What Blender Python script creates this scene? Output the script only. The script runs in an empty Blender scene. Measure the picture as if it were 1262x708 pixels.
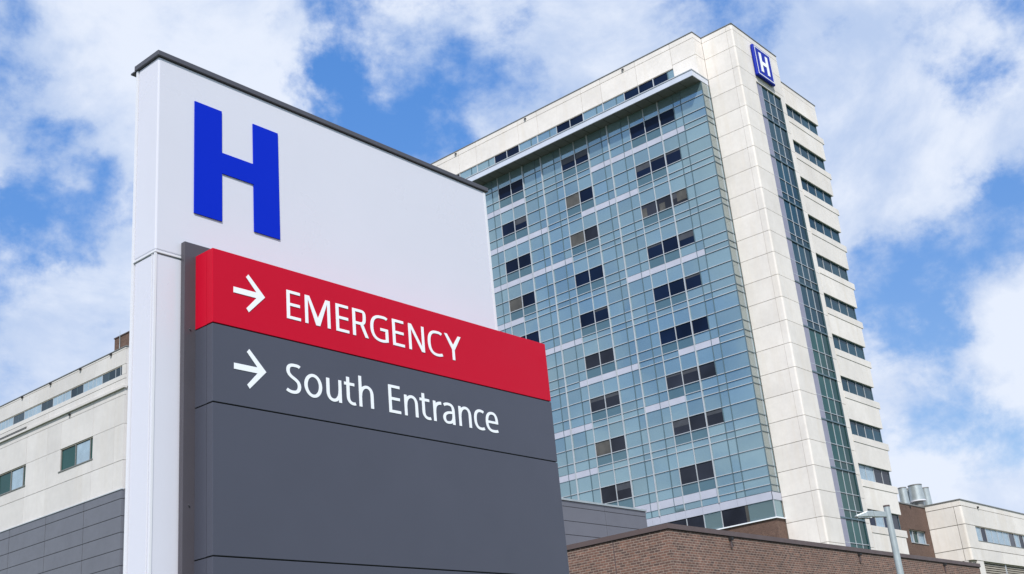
import bpy, math, random
from mathutils import Vector, Matrix
random.seed(7)
sc = bpy.context.scene
COL = sc.collection
rad = math.radians

# ------------------------------------------------------------------ materials
def newmat(name):
    m = bpy.data.materials.new(name); m.use_nodes = True
    return m, m.node_tree, m.node_tree.nodes['Principled BSDF']

def N(nt, t, **k):
    n = nt.nodes.new(t)
    for a, v in k.items(): setattr(n, a, v)
    return n

def setin(n, **k):
    for a, v in k.items(): n.inputs[a].default_value = v

def math_n(nt, op, a, b=None, c=None, clamp=False):
    n = nt.nodes.new('ShaderNodeMath'); n.operation = op; n.use_clamp = clamp
    for i, v in enumerate((a, b, c)):
        if v is None: continue
        if isinstance(v, (int, float)): n.inputs[i].default_value = v
        else: nt.links.new(v, n.inputs[i])
    return n.outputs[0]

def mixc(nt, fac, a, b, mode='MIX'):
    n = nt.nodes.new('ShaderNodeMix'); n.data_type = 'RGBA'; n.blend_type = mode
    for sock, v in ((n.inputs[0], fac), (n.inputs[6], a), (n.inputs[7], b)):
        if isinstance(v, (int, float)): sock.default_value = v
        elif isinstance(v, tuple): sock.default_value = (*v[:3], 1)
        else: nt.links.new(v, sock)
    return n.outputs[2]

def noise(nt, vec, scale, detail=4, rough=0.55, dist=0.0):
    n = N(nt, 'ShaderNodeTexNoise'); setin(n, Scale=scale, Detail=detail, Roughness=rough, Distortion=dist)
    if vec is not None: nt.links.new(vec, n.inputs['Vector'])
    return n.outputs[0]

def mapr(nt, v, a, b, c=0.0, d=1.0, smooth=False):
    n = N(nt, 'ShaderNodeMapRange'); n.interpolation_type = 'SMOOTHSTEP' if smooth else 'LINEAR'
    nt.links.new(v, n.inputs[0])
    for i, x in enumerate((a, b, c, d)): n.inputs[i+1].default_value = x
    return n.outputs[0]

def simple(name, col, rough=0.5, metal=0.0, var=0.06, vscale=0.8, bump=0.0, bscale=30, spec=0.5, coat=0.0):
    m, nt, p = newmat(name)
    geo = N(nt, 'ShaderNodeNewGeometry')
    n1 = noise(nt, geo.outputs['Position'], vscale, 5)
    v = mapr(nt, n1, 0.3, 0.7, 1-var, 1+var)
    c = mixc(nt, 1.0, col, v, 'MULTIPLY')
    nt.links.new(c, p.inputs['Base Color'])
    r = mapr(nt, noise(nt, geo.outputs['Position'], vscale*3.1, 4), 0.3, 0.7, max(0.02, rough*0.85), min(1, rough*1.15))
    nt.links.new(r, p.inputs['Roughness'])
    setin(p, Metallic=metal)
    p.inputs['Specular IOR Level'].default_value = spec
    p.inputs['Coat Weight'].default_value = coat
    p.inputs['Coat Roughness'].default_value = 0.15
    if bump:
        b = N(nt, 'ShaderNodeBump'); setin(b, Strength=bump, Distance=0.01)
        nt.links.new(noise(nt, geo.outputs['Position'], bscale, 5), b.inputs['Height'])
        nt.links.new(b.outputs[0], p.inputs['Normal'])
    return m

def concrete(name, col, stain=0.5):
    m, nt, p = newmat(name)
    geo = N(nt, 'ShaderNodeNewGeometry'); P = geo.outputs['Position']
    a = mapr(nt, noise(nt, P, 0.35, 6, 0.6), 0.3, 0.72, 0.89, 1.05)
    b = mapr(nt, noise(nt, P, 2.6, 6, 0.65), 0.3, 0.7, 0.96, 1.03)
    # weathering streaks: stretched vertically
    mp = N(nt, 'ShaderNodeMapping'); mp.inputs['Scale'].default_value = (0.9, 0.9, 0.09)
    nt.links.new(P, mp.inputs[0])
    s = mapr(nt, noise(nt, mp.outputs[0], 1.0, 6, 0.62), 0.5, 0.72, 0, stain)
    c = mixc(nt, 1.0, col, a, 'MULTIPLY'); c = mixc(nt, 1.0, c, b, 'MULTIPLY')
    # each panel its own tone, from its island
    ri = geo.outputs['Random Per Island']
    c = mixc(nt, 1.0, c, mapr(nt, ri, 0, 1, 0.935, 1.04), 'MULTIPLY')
    mp2 = N(nt, 'ShaderNodeMapping'); mp2.inputs['Scale'].default_value = (3.2, 3.2, 0.16)
    nt.links.new(P, mp2.inputs[0])
    s2 = mapr(nt, noise(nt, mp2.outputs[0], 1.0, 5, 0.6), 0.58, 0.78, 0, stain*0.8)
    c = mixc(nt, s2, c, (col[0]*0.72, col[1]*0.68, col[2]*0.62))
    c = mixc(nt, s, c, (col[0]*0.84, col[1]*0.78, col[2]*0.68))
    nt.links.new(c, p.inputs['Base Color']); setin(p, Roughness=0.85)
    p.inputs['Specular IOR Level'].default_value = 0.25
    bm = N(nt, 'ShaderNodeBump'); setin(bm, Strength=0.25, Distance=0.01)
    nt.links.new(noise(nt, P, 14, 6, 0.7), bm.inputs['Height']); nt.links.new(bm.outputs[0], p.inputs['Normal'])
    return m

def brick(name, c1, c2, mortar, bw=0.21, rh=0.08, ms=0.014, bumpy=True):
    m, nt, p = newmat(name)
    geo = N(nt, 'ShaderNodeNewGeometry')
    sx = N(nt, 'ShaderNodeSeparateXYZ'); nt.links.new(geo.outputs['Position'], sx.inputs[0])
    cx = N(nt, 'ShaderNodeCombineXYZ')
    nt.links.new(math_n(nt, 'ADD', sx.outputs[0], sx.outputs[1]), cx.inputs[0]); nt.links.new(sx.outputs[2], cx.inputs[1])
    t = N(nt, 'ShaderNodeTexBrick'); setin(t, Scale=1.0, Bias=0.0)
    t.inputs['Mortar Size'].default_value = ms; t.inputs['Mortar Smooth'].default_value = 0.2
    t.inputs['Brick Width'].default_value = bw; t.inputs['Row Height'].default_value = rh
    t.inputs['Color1'].default_value = (*c1, 1); t.inputs['Color2'].default_value = (*c2, 1); t.inputs['Mortar'].default_value = (*mortar, 1)
    nt.links.new(cx.outputs[0], t.inputs['Vector'])
    v = mapr(nt, noise(nt, geo.outputs['Position'], 0.5, 6, 0.6), 0.3, 0.7, 0.88, 1.1)
    w = mapr(nt, noise(nt, geo.outputs['Position'], 7, 3, 0.6), 0.3, 0.7, 0.8, 1.2)
    c = mixc(nt, 1.0, t.outputs['Color'], v, 'MULTIPLY'); c = mixc(nt, 1.0, c, w, 'MULTIPLY')
    nt.links.new(c, p.inputs['Base Color']); setin(p, Roughness=0.85)
    p.inputs['Specular IOR Level'].default_value = 0.2
    if bumpy:
        b = N(nt, 'ShaderNodeBump'); setin(b, Strength=0.6, Distance=0.008); b.invert = True
        nt.links.new(t.outputs['Fac'], b.inputs['Height']); nt.links.new(b.outputs[0], p.inputs['Normal'])
    return m

def glass(name, col, rough=0.06, metal=0.55, var=0.05, island=0.05, spec=0.8):
    m, nt, p = newmat(name)
    geo = N(nt, 'ShaderNodeNewGeometry'); P = geo.outputs['Position']
    v = mapr(nt, noise(nt, P, 0.25, 3), 0.3, 0.7, 1-var, 1+var)
    c = mixc(nt, 1.0, col, v, 'MULTIPLY')
    c = mixc(nt, 1.0, c, mapr(nt, geo.outputs['Random Per Island'], 0, 1, 1-island, 1+island), 'MULTIPLY')
    nt.links.new(c, p.inputs['Base Color']); setin(p, Roughness=rough, Metallic=metal)
    p.inputs['Specular IOR Level'].default_value = spec
    b = N(nt, 'ShaderNodeBump'); setin(b, Strength=0.05, Distance=0.05)
    nt.links.new(noise(nt, P, 0.7, 2), b.inputs['Height']); nt.links.new(b.outputs[0], p.inputs['Normal'])
    return m

M = {}
CON = (0.73, 0.695, 0.660)
M['con'] = concrete('precast_concrete', CON, 0.35)
M['con_l'] = concrete('precast_concrete_low', (0.60, 0.582, 0.57), 0.28)
M['joint'] = simple('joint_sealant', (0.40, 0.36, 0.305), 0.9)
M['flash'] = simple('roof_flashing', (0.23, 0.23, 0.22), 0.45, 0.4)
M['glass'] = glass('blue_glass', (0.255, 0.378, 0.425), 0.045, 0.62, 0.05, 0.09)
M['glass_sp'] = glass('spandrel_glass', (0.09, 0.17, 0.21), 0.08, 0.35)
M['glass_ret'] = glass('return_glass', (0.28, 0.32, 0.31), 0.12, 0.35)  # base tone stands in for a beige reflection on the return panes
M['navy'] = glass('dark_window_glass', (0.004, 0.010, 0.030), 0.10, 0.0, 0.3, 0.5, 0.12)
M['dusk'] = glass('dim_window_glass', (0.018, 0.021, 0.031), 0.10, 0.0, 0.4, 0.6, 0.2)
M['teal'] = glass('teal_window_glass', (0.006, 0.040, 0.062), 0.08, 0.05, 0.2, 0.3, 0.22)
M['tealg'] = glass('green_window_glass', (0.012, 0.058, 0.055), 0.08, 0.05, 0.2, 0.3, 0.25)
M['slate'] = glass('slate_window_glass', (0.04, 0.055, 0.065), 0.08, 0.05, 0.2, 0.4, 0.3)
M['blind'] = simple('window_blind', (0.30, 0.40, 0.48), 0.25, 0.1, 0.12, 1.5)
M['lav'] = simple('lavender_panel', (0.27, 0.265, 0.34), 0.35, 0.2)
M['white'] = simple('white_metal_panel', (0.46, 0.48, 0.57), 0.4, 0.1)
M['alu'] = simple('aluminium_mullion', (0.47, 0.50, 0.53), 0.35, 0.3)
M['dkm'] = simple('dark_mullion', (0.09, 0.145, 0.175), 0.4, 0.2)
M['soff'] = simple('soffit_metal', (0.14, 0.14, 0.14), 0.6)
M['canopy'] = simple('canopy_fascia', (0.60, 0.64, 0.73), 0.35, 0.2)
M['greyp'] = simple('grey_cladding', (0.15, 0.155, 0.18), 0.4, 0.3, 0.05)
M['brick'] = brick('brown_brick', (0.195, 0.105, 0.080), (0.092, 0.060, 0.054), (0.28, 0.22, 0.185), ms=0.011)
M['brick2'] = brick('dark_brown_brick', (0.140, 0.085, 0.066), (0.11, 0.066, 0.053), (0.16, 0.12, 0.10), ms=0.01)
M['brcap'] = simple('brown_coping', (0.10, 0.07, 0.068), 0.5, 0.1)
M['galv'] = simple('galvanised_steel', (0.42, 0.47, 0.48), 0.4, 0.5, 0.1, 2)
M['black'] = simple('black_gap', (0.012, 0.012, 0.014), 0.7)
# the near sign
M['swhite'] = simple('sign_white_paint', (0.60, 0.61, 0.69), 0.30, 0.0, 0.02, 0.6, 0.03, 6, 0.4, 0.1)
M['sseam'] = simple('sign_white_trim', (0.66, 0.67, 0.72), 0.35, 0.0, 0.02)
M['scap'] = simple('sign_dark_cap', (0.075, 0.075, 0.09), 0.45, 0.2, 0.05)
M['sred'] = simple('sign_red_paint', (0.49, 0.002, 0.022), 0.42, 0.0, 0.02, 1, 0.02, 8, 0.14, 0.0)
M['sgrey'] = simple('sign_grey_paint', (0.064, 0.069, 0.096), 0.38, 0.1, 0.03, 1, 0.03, 8, 0.4)
M['splate'] = simple('sign_plate_paint', (0.07, 0.065, 0.08), 0.45, 0.1, 0.05, 2)
M['sblue'] = simple('sign_blue_letter', (0.0, 0.019, 0.48), 0.5, 0.0, 0.02, 1, 0, 8, 0.1)
M['stext'] = simple('sign_white_letter', (0.80, 0.83, 0.88), 0.4, 0.0, 0.01)
M['tblue'] = simple('tower_sign_blue', (0.003, 0.018, 0.33), 0.5, spec=0.2)
M['twhite'] = simple('tower_sign_white', (0.85, 0.87, 0.9), 0.5)

for key, amp in (('swhite', 0.05), ('sgrey', 0.06), ('sred', 0.05)):
    nt_ = M[key].node_tree; p_ = nt_.nodes['Principled BSDF']; g_ = N(nt_, 'ShaderNodeNewGeometry')
    bp_ = N(nt_, 'ShaderNodeBump'); setin(bp_, Strength=0.10, Distance=0.03)
    nt_.links.new(noise(nt_, g_.outputs['Position'], 1.6, 2, 0.4), bp_.inputs['Height']); nt_.links.new(bp_.outputs[0], p_.inputs['Normal'])
# ------------------------------------------------------------------ mesh building
class MB:
    def __init__(s): s.v = []; s.f = []; s.mi = []; s.m = []
    def mat(s, m):
        m = M[m] if isinstance(m, str) else m
        if m not in s.m: s.m.append(m)
        return s.m.index(m)
    def poly(s, pts, m):
        i = len(s.v); s.v += [tuple(p) for p in pts]; s.f.append(tuple(range(i, i+len(pts)))); s.mi.append(s.mat(m)); return s
    def box(s, x0, x1, y0, y1, z0, z1, m):
        x0, x1 = sorted((x0, x1)); y0, y1 = sorted((y0, y1)); z0, z1 = sorted((z0, z1))
        i = len(s.v); k = s.mat(m)
        s.v += [(x0,y0,z0),(x1,y0,z0),(x1,y1,z0),(x0,y1,z0),(x0,y0,z1),(x1,y0,z1),(x1,y1,z1),(x0,y1,z1)]
        for f in ((0,3,2,1),(4,5,6,7),(0,1,5,4),(1,2,6,5),(2,3,7,6),(3,0,4,7)):
            s.f.append(tuple(i+a for a in f)); s.mi.append(k)
        return s
    def prism(s, pts, z0, z1, m):            # footprint counter-clockwise in x,y
        n = len(pts); i = len(s.v); k = s.mat(m)
        s.v += [(x, y, z0) for x, y in pts] + [(x, y, z1) for x, y in pts]
        s.f.append(tuple(i+a for a in reversed(range(n)))); s.mi.append(k)
        s.f.append(tuple(i+n+a for a in range(n))); s.mi.append(k)
        for a in range(n):
            b = (a+1) % n; s.f.append((i+a, i+b, i+n+b, i+n+a)); s.mi.append(k)
        return s
    def prismy(s, pts, y0, y1, m):           # outline in x,z seen from -y, extruded along y
        n = len(pts); i = len(s.v); k = s.mat(m)
        s.v += [(x, y0, z) for x, z in pts] + [(x, y1, z) for x, z in pts]
        s.f.append(tuple(i+a for a in range(n))); s.mi.append(k)
        s.f.append(tuple(i+n+a for a in reversed(range(n)))); s.mi.append(k)
        for a in range(n):
            b = (a+1) % n; s.f.append((i+b, i+a, i+n+a, i+n+b)); s.mi.append(k)
        return s
    def tube(s, pts, rs, m, seg=20, caps=True):
        i0 = len(s.v); k = s.mat(m); P = [Vector(p) for p in pts]
        for j, p in enumerate(P):
            d = (P[min(j+1, len(P)-1)] - P[max(j-1, 0)]).normalized()
            u = d.cross(Vector((0,0,1)))
            if u.length < 1e-3: u = Vector((1,0,0))
            u.normalize(); w = u.cross(d)
            for a in range(seg):
                t = 2*math.pi*a/seg; s.v.append(tuple(p + rs[j]*(u*math.cos(t) + w*math.sin(t))))
        for j in range(len(P)-1):
            for a in range(seg):
                b = (a+1) % seg; s.f.append((i0+j*seg+a, i0+j*seg+b, i0+(j+1)*seg+b, i0+(j+1)*seg+a)); s.mi.append(k)
        if caps:
            s.f.append(tuple(i0+a for a in range(seg))); s.mi.append(k)
            s.f.append(tuple(i0+(len(P)-1)*seg+a for a in reversed(range(seg)))); s.mi.append(k)
        return s
    def build(s, name, parent=None, label=None, bevel=0, smooth=False):
        me = bpy.data.meshes.new(name); me.from_pydata(s.v, [], s.f)
        for m in s.m: me.materials.append(m)
        me.polygons.foreach_set('material_index', s.mi); me.update()
        if smooth:
            me.polygons.foreach_set('use_smooth', [True]*len(me.polygons))
            try: me.set_sharp_from_angle(angle=rad(35))
            except Exception: pass
        o = bpy.data.objects.new(name, me); COL.objects.link(o)
        if parent:
            w = wloc(parent); o.parent = parent
            me.transform(Matrix.Translation(-w))
        if label: o['label'] = label
        if bevel:
            b = o.modifiers.new('Bevel', 'BEVEL'); b.width = bevel; b.segments = 2; b.limit_method = 'ANGLE'
        return o

def wloc(o):
    v = Vector((0,0,0))
    while o: v += o.location; o = o.parent
    return v

def thing(name, label, cat, loc, group=None):
    o = bpy.data.objects.new(name, None); COL.objects.link(o); o.location = loc
    o.empty_display_size = 0.5
    o['label'] = label; o['category'] = cat
    if group: o['group'] = group
    return o

def copy_tree(o, loc=None, parent=None):
    c = o.copy(); COL.objects.link(c)
    if loc is not None: c.location = loc
    if parent: c.parent = parent
    for ch in list(o.children): copy_tree(ch, None, c)
    return c

# wall panels separated by real joints in front of a darker backing
def xwall(b, X, ys, zs, m, gap=0.045, th=0.12):        # faces -x
    for y0, y1 in zip(ys, ys[1:]):
        for z0, z1 in zip(zs, zs[1:]):
            b.box(X, X+th, y0+gap/2, y1-gap/2, z0+gap/2, z1-gap/2, m)
def ywall(b, Y, xs, zs, m, gap=0.045, th=0.12):        # faces -y
    for x0, x1 in zip(xs, xs[1:]):
        for z0, z1 in zip(zs, zs[1:]):
            b.box(x0+gap/2, x1-gap/2, Y, Y+th, z0+gap/2, z1-gap/2, m)

# ------------------------------------------------------------------ ground
g = MB(); g.poly([(-900,-900,0),(1500,-900,0),(1500,1500,0),(-900,1500,0)], simple('grass_ground', (0.07,0.10,0.04), 0.95, 0, 0.3, 0.3))
o = g.build('ground'); o['kind'] = 'structure'
asph = simple('asphalt', (0.055,0.055,0.057), 0.9, 0, 0.15, 0.7, 0.3, 20)
g = MB(); g.box(-60, 30.0, 11.0, 18.5, -0.05, 0.004, asph)
o = g.build('road'); o['kind'] = 'structure'
g = MB(); g.box(-60, 30.0, 9.0, 11.0, -0.05, 0.13, 'con_l'); o = g.build('pavement'); o['kind'] = 'structure'
g = MB(); g.box(-60, 30.0, 14.65, 14.80, 0.0, 0.008, 'stext'); o = g.build('road_marking'); o['kind'] = 'structure'

# ------------------------------------------------------------------ hospital tower
T = thing('hospital_tower', 'tall pale concrete hospital tower with a blue glass curtain wall on its left side', 'building', (94, 60, 0))
PY, PX = 39.82, 85.0          # pier planes
R = 0.16
jz = [59.62, 57.85, 55.75]
z = 53.83
while z > 1:
    jz.append(z); jz.append(z-2.06); z -= 4.02
jz = [q for q in jz if q > 0.5] + [0.0]
jz = sorted(jz)
b = MB()
# core behind everything
b.box(84.2, 104.6, 43.4, 84, 0, 60.0, 'joint')
b.box(PX+0.1, 93.2, PY+0.6, 43.3, 0, 60.0, 'joint')
b.box(93.25, 97.9, 42.0, 43.38, 0, 60.0, 'joint')
rc_ = [(PX+0.06, PY+0.598)] + [(PX+0.16+0.10*math.cos(rad(t)), PY+0.16+0.10*math.sin(rad(t))) for t in range(180, 271, 10)] + [(87.93, PY+0.06), (87.93, PY+0.598)]
b.prism(rc_, 0, 59.9, 'joint')
b.box(92.66, 93.22, PY+0.06, PY+0.598, 0, 59.9, 'joint')
b.box(87.935, 92.655, PY+0.06, PY+0.598, 55.45, 59.9, 'joint')
# roof slab
b.box(84.0, 104.9, 43.39, 83.9, 60.003, 60.08, 'flash')
b.build('wall_core', T)
b = MB()
def arc(cx, cy, r, a0, a1, n=6):
    return [(cx + r*math.cos(rad(a0+(a1-a0)*i/n)), cy + r*math.sin(rad(a0+(a1-a0)*i/n))) for i in range(n+1)]
gap = 0.038
for z0, z1 in zip(jz + [], jz[1:] + [60.15]):
    a, c = z0+gap/2, z1-(gap/2 if z1 < 60 else 0)
    xr = 87.99 if z0 < 55.3 else 93.35
    # L-shaped corner unit with a rounded arris
    prof = [(PX, 40.43)] + [(x, y) for x, y in arc(PX+R, PY+R, R, 180, 270)] + [(87.96 if z0 < 55.3 else 88.2, PY), (87.96 if z0 < 55.3 else 88.2, PY+0.12), (PX+0.5, PY+0.12), (PX+0.12, PY+0.5), (PX+0.12, 40.43)]
    b.prism(prof, a, c, 'con')
    if z0 >= 55.3: b.box(88.245, 93.35, PY, PY+0.12, a, c, 'con')
    # flat pier panel on the left face
    b.box(PX, PX+0.12, 40.452, 43.0, a, c, 'con')
    # pilaster right of the strip window, with its return
    if z0 < 55.3: b.box(92.62, 93.35, PY, PY+0.12, a, c, 'con')
    b.box(93.23, 93.35, PY+0.122, 42.6, a, c, 'con')
b.box(88.0, 92.61, PY, PY+0.12, 55.36, 55.72, 'con')
b.build('corner_pier', T, smooth=False)
# upper storey volume, left side
UX = 83.43
b = MB()
ys = [43.02, 45.53, 49.46+0.0, 53.56, 55.91, 61.52, 64.04, 69.77, 72.23, 78.0, 84.0]
for y0, y1 in zip(ys, ys[1:]):
    yy0 = y0+gap/2 if y0 > 43.1 else y0
    b.box(UX, UX+0.15, yy0, y1-gap/2, 59.62, 60.13, 'con')
    b.box(UX, UX+0.15, yy0, y1-gap/2, 57.87 if y0 < 45 else 57.56, 59.57, 'con')
b.box(UX, UX+0.15, 43.02, 45.50, 55.8, 57.82, 'con')
for z0, z1 in ((59.62, 60.13), (57.87, 59.57), (55.8, 57.82)): b.box(UX+0.152, 84.98, 43.02, 43.17, z0, z1, 'con')
b.box(UX+0.07, 84.15, 43.20, 83.9, 57.6, 59.95, 'joint')
b.box(UX+0.07, 84.15, 43.20, 45.45, 55.6, 57.58, 'joint')
b.build('upper_wall', T)
# coping flashing all the way round
b = MB()
b.box(UX-0.05, UX+0.3, 43.36, 84, 60.15, 60.22, 'flash'); b.box(UX-0.05, PX-0.06, 42.97, 43.357, 60.15, 60.22, 'flash')
b.box(PX-0.05, PX+0.3, 40.08, 43.357, 60.17, 60.24, 'flash'); b.box(PX-0.05, 93.4, PY-0.05, PY+0.25, 60.17, 60.24, 'flash')
b.box(93.1, 93.4, PY+0.255, 42.0, 60.17, 60.24, 'flash'); b.box(93.405, 105.35, 41.75, 42.1, 60.16, 60.23, 'flash')
b.build('coping', T)
# little overflow outlets near the coping
for y in (50.8, 62.94, 72.56):
    MB().box(UX-0.10, UX+0.01, y-0.10, y+0.10, 59.80, 59.97, 'black').box(UX-0.13, UX-0.101, y-0.13, y+0.13, 59.74, 59.79, 'flash').build('overflow_outlet', T)
# band of windows above the canopy
cols = [43.03,45.4,46.2,47.8,49.45,51.1,52.05,53.6,54.4,56.0,57.63,59.3,60.2,61.75,62.6,64.15,65.8,67.45,68.3,69.85,70.7,72.3,73.95,75.6,76.5,78.05,78.9,80.5]
THICK = {47.8,53.6,56.0,61.75,64.15,69.85,72.3,78.05}
LIGHT = {49.45,51.1,57.63,59.3,65.8,67.45,73.95,75.6}
WG = [(46.2,47.8,49.45,51.1),(56.0,57.63,59.3),(64.15,65.8,67.45),(72.3,73.95,75.6)]
def in_w(y0, y1):
    for i, w in enumerate(WG):
        if y0 >= w[0]-0.01 and y1 <= w[-1]+0.01: return i
    return None
b = MB()
for y0, y1 in zip(cols[1:], cols[2:]):
    if in_w(y0, y1) is None: b.box(UX+0.10, UX+0.14, y0, y1, 55.75, 57.55, 'glass')
    elif b.v: cband = b.build('window_band', T); b = MB()
cband = b.build('window_band', T)
b = MB()
for y in cols[1:]:
    w = 0.09 if y in THICK else 0.06
    b.box(UX+0.03, UX+0.098, y-w/2, y+w/2, 55.75, 57.53, 'dkm' if (y not in THICK and y not in LIGHT) else 'alu')
b.box(UX+0.02, UX+0.095, 45.52, 80.5, 57.50, 57.555, 'joint')
b.build('mullion_grid', cband)
for w in WG:
    b = MB()
    for y0, y1 in zip(w, w[1:]): b.box(UX+0.10, UX+0.14, y0+0.01, y1-0.01, 55.75, 57.55, 'navy')
    b.build('window', T)

# canopy
b = MB()
b.box(82.17, 84.9, 43.02, 80.8, 55.13, 55.74, 'canopy')
cn = b.build('canopy', T)
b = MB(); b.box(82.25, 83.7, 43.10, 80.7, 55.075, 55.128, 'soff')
for y in [44.5+1.22*i for i in range(29)]: b.box(82.27, 83.68, y-0.012, y+0.012, 55.060, 55.0745, 'black')
b.build('soffit', cn)
MB().box(82.12, 82.168, 42.97, 80.85, 55.69, 55.78, 'alu').box(82.17, 85.0, 42.97, 43.018, 55.69, 55.78, 'alu').build('fascia_trim', cn)

# curtain wall
GX = 83.6
Tz = [53.77-4.025*k for k in range(9)]
rows = [(55.11, 53.77, 'top', -1)]
for k, t in enumerate(Tz):
    if k < 8:
        rows += [(t, t-1.28, 'win', k), (t-1.28, t-2.13, 'sp', k), (t-2.13, t-2.71, 'white', k), (t-2.71, Tz[k+1], 'up', k)]
rows += [(21.57, 20.12, 'win', 8), (20.12, 19.28, 'sp', 8), (19.28, 18.58, 'white', 8), (18.58, 18.04, 'low', 8)]
WH = {0: [(64.15, 99), (45.4, 56.0)], 1: [(61.75, 99), (51.1, 57.63)], 2: [(59.3, 99)], 3: [(65.8, 99), (45.4, 53.6)], 4: [(59.3, 99)],
      5: [(53.6, 60.2), (45.4, 49.45)], 6: [(49.45, 53.6), (59.3, 99)], 7: [(59.3, 99)], 8: [(47.8, 99)]}
def pane(b, y0, y1, z1, z0, m, X=GX):
    e = 0.004
    j = [random.uniform(-e, e) for _ in range(3)]
    dx = lambda u, v: X + 0.02 + j[0]*u + j[1]*v
    hy, hz = 0.02, 0.02
    b.poly([(dx(1,-1), y1-hy, z0+hz), (dx(-1,-1), y0+hy, z0+hz), (dx(-1,1), y0+hy, z1-hz), (dx(1,1), y1-hy, z1-hz)], m)
cw = MB(); spd = {}; wbd = {}
for z1, z0, kind, k in rows:
    for y0, y1 in zip(cols, cols[1:]):
        wi = in_w(y0, y1)
        if kind == 'win' and wi is not None and not (k == 8 and y0 == 46.2): continue
        hit = [i for i, (a, c) in enumerate(WH.get(k, [])) if a-0.01 <= y0 and y1 <= c+0.01]
        if kind == 'white' and hit:
            wbd.setdefault((k, hit[0]), MB()).box(GX-0.015, GX+0.03, y0+0.012, y1-0.012, z0, z1, 'white'); continue
        if kind == 'sp' and wi is not None and y0 != 46.2: pane(spd.setdefault((k, wi), MB()), y0, y1, z1, z0, 'glass_sp'); continue
        pane(cw, y0, y1, z1, z0, 'glass')
CW = cw.build('curtain_wall', T)
for q in spd.values(): q.build('spandrel_glass', CW)
for q in wbd.values(): q.build('white_band', CW)
wb = MB()
for y0, y1 in zip(cols, cols[1:]): wb.box(GX-0.03, GX+0.03, y0+0.008, y1-0.008, 17.40, 18.02, 'white')
wb.build('white_band', CW)
MB().box(GX+0.05, GX+0.5, 43.1, 80.4, 15.9, 55.1, 'black').build('backing_frame', CW)
b = MB()
for y in cols:
    th = y in THICK; li = y in LIGHT
    w, d = (0.10, 0.10) if th else ((0.065, 0.06) if li else (0.05, 0.03))
    if y == 43.03: w, d = 0.06, 0.03
    b.box(GX-d, GX+0.04, y-w/2, y+w/2, 18.03, 55.11, 'alu' if (th or li) else 'dkm')
b.build('mullion', CW, 'vertical metal mullions of the glass wall')
b = MB()
for z1, z0, kind, k in rows:
    for y0, y1 in zip(cols, cols[1:]):
        whites = kind == 'white' and any(a-0.01 <= y0 and y1 <= c+0.01 for a, c in WH.get(k, []))
        if z0 < 18.1: continue
        if whites or (kind == 'sp' and any(a-0.01 <= y0 and y1 <= c+0.01 for a, c in WH.get(k, []))): 
            b.box(GX-0.024, GX+0.03, y0+0.05, y1-0.05, z0-0.012, z0+0.018, 'dkm'); continue
        b.box(GX-0.05, GX+0.03, y0+0.05, y1-0.05, z0-0.012, z0+0.045, 'alu')
        b.box(GX-0.042, GX+0.03, y0+0.05, y1-0.05, z0-0.032, z0-0.013, 'dkm')  # dark strip drawn in as the shadow beneath the light transom
b.build('transom', CW, 'horizontal metal transoms of the glass wall, dark shadow strips below')
# window groups let into the glass wall
interior = {(2,0): 'dusk', (2,1): 'dusk', (6,0): 'dusk', (7,0): 'dusk', (8,0): 'dusk', (5,1): 'dusk', (6,1): 'dusk', (7,1): 'dusk', (8,1): 'dusk', (6,2): 'dusk', (7,2): 'dusk', (8,2): 'dusk'}
M['shade_'] = simple('lowered_blind', (0.045, 0.05, 0.062), 0.5, 0, 0.2, 2)
M['curt'] = simple('pale_curtain', (0.068, 0.066, 0.060), 0.5, 0, 0.35, 1.2)
for k in range(9):
    for gi, w in enumerate(WG):
        ws = w[1:] if (k == 8 and gi == 0) else w
        b = MB()
        zt = Tz[k]; zb = zt-1.28 if k < 8 else 20.12
        base = interior.get((k, gi), 'navy')
        for i, (y0, y1) in enumerate(zip(ws, ws[1:])):
            b.box(GX+0.015, GX+0.045, y0+0.03, y1-0.03, zb+0.04, zt-0.02, base)
        # parted curtains seen inside some rooms
        if (k, gi) in ((2,0),):
            b.box(GX+0.006, GX+0.0145, 50.55, 51.04, zb+0.05, zt-0.35, 'curt'); b.box(GX+0.006, GX+0.0145, 48.6, 49.2, zb+0.05, zt-0.5, 'curt'); b.box(GX+0.006, GX+0.0145, 46.3, 47.3, zb+0.3, zt-0.03, 'curt')
        if (k, gi) in ((2,1), (1,1), (7,1), (3,2), (4,2)) and k in (1,2,7,3):
            yy = ws[-2] if gi else ws[0]
            b.box(GX+0.006, GX+0.0145, yy+0.05, ws[-1]-0.05, zb+0.05, zt-0.03, 'curt')
        rr = random.Random(k*7+gi*3)
        wn_ = b.build('window', T)
        for y0, y1 in zip(ws, ws[1:]):
            if rr.random() < 0.4:
                hgt = rr.choice((0.22, 0.35, 0.6)); MB().box(GX+0.009, GX+0.0142, y0+0.05, y1-0.05, zt-hgt, zt-0.03, 'shade_' ).build('blind', wn_)
# corner return of the curtain wall
b = MB()
zs = sorted({round(q, 3) for r in rows for q in r[:2]}) 
for z0, z1 in zip(zs, zs[1:]):
    b.box(GX+0.04, 84.62, 43.05, 43.09, z0+0.02, z1-0.02, 'glass_ret'); b.box(84.68, 84.98, 43.05, 43.09, z0+0.02, z1-0.02, 'glass')
b.box(GX-0.03, 85.0, 43.02, 43.09, 17.40, 18.02, 'white')
rt = b.build('glass_return', CW)
b = MB()
for z in zs[:-1]: b.box(GX-0.02, 84.98, 43.0, 43.049, z-0.02, z+0.035, 'dkm')
b.box(84.62, 84.68, 43.0, 43.049, 18.03, 55.1, 'alu')
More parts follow.
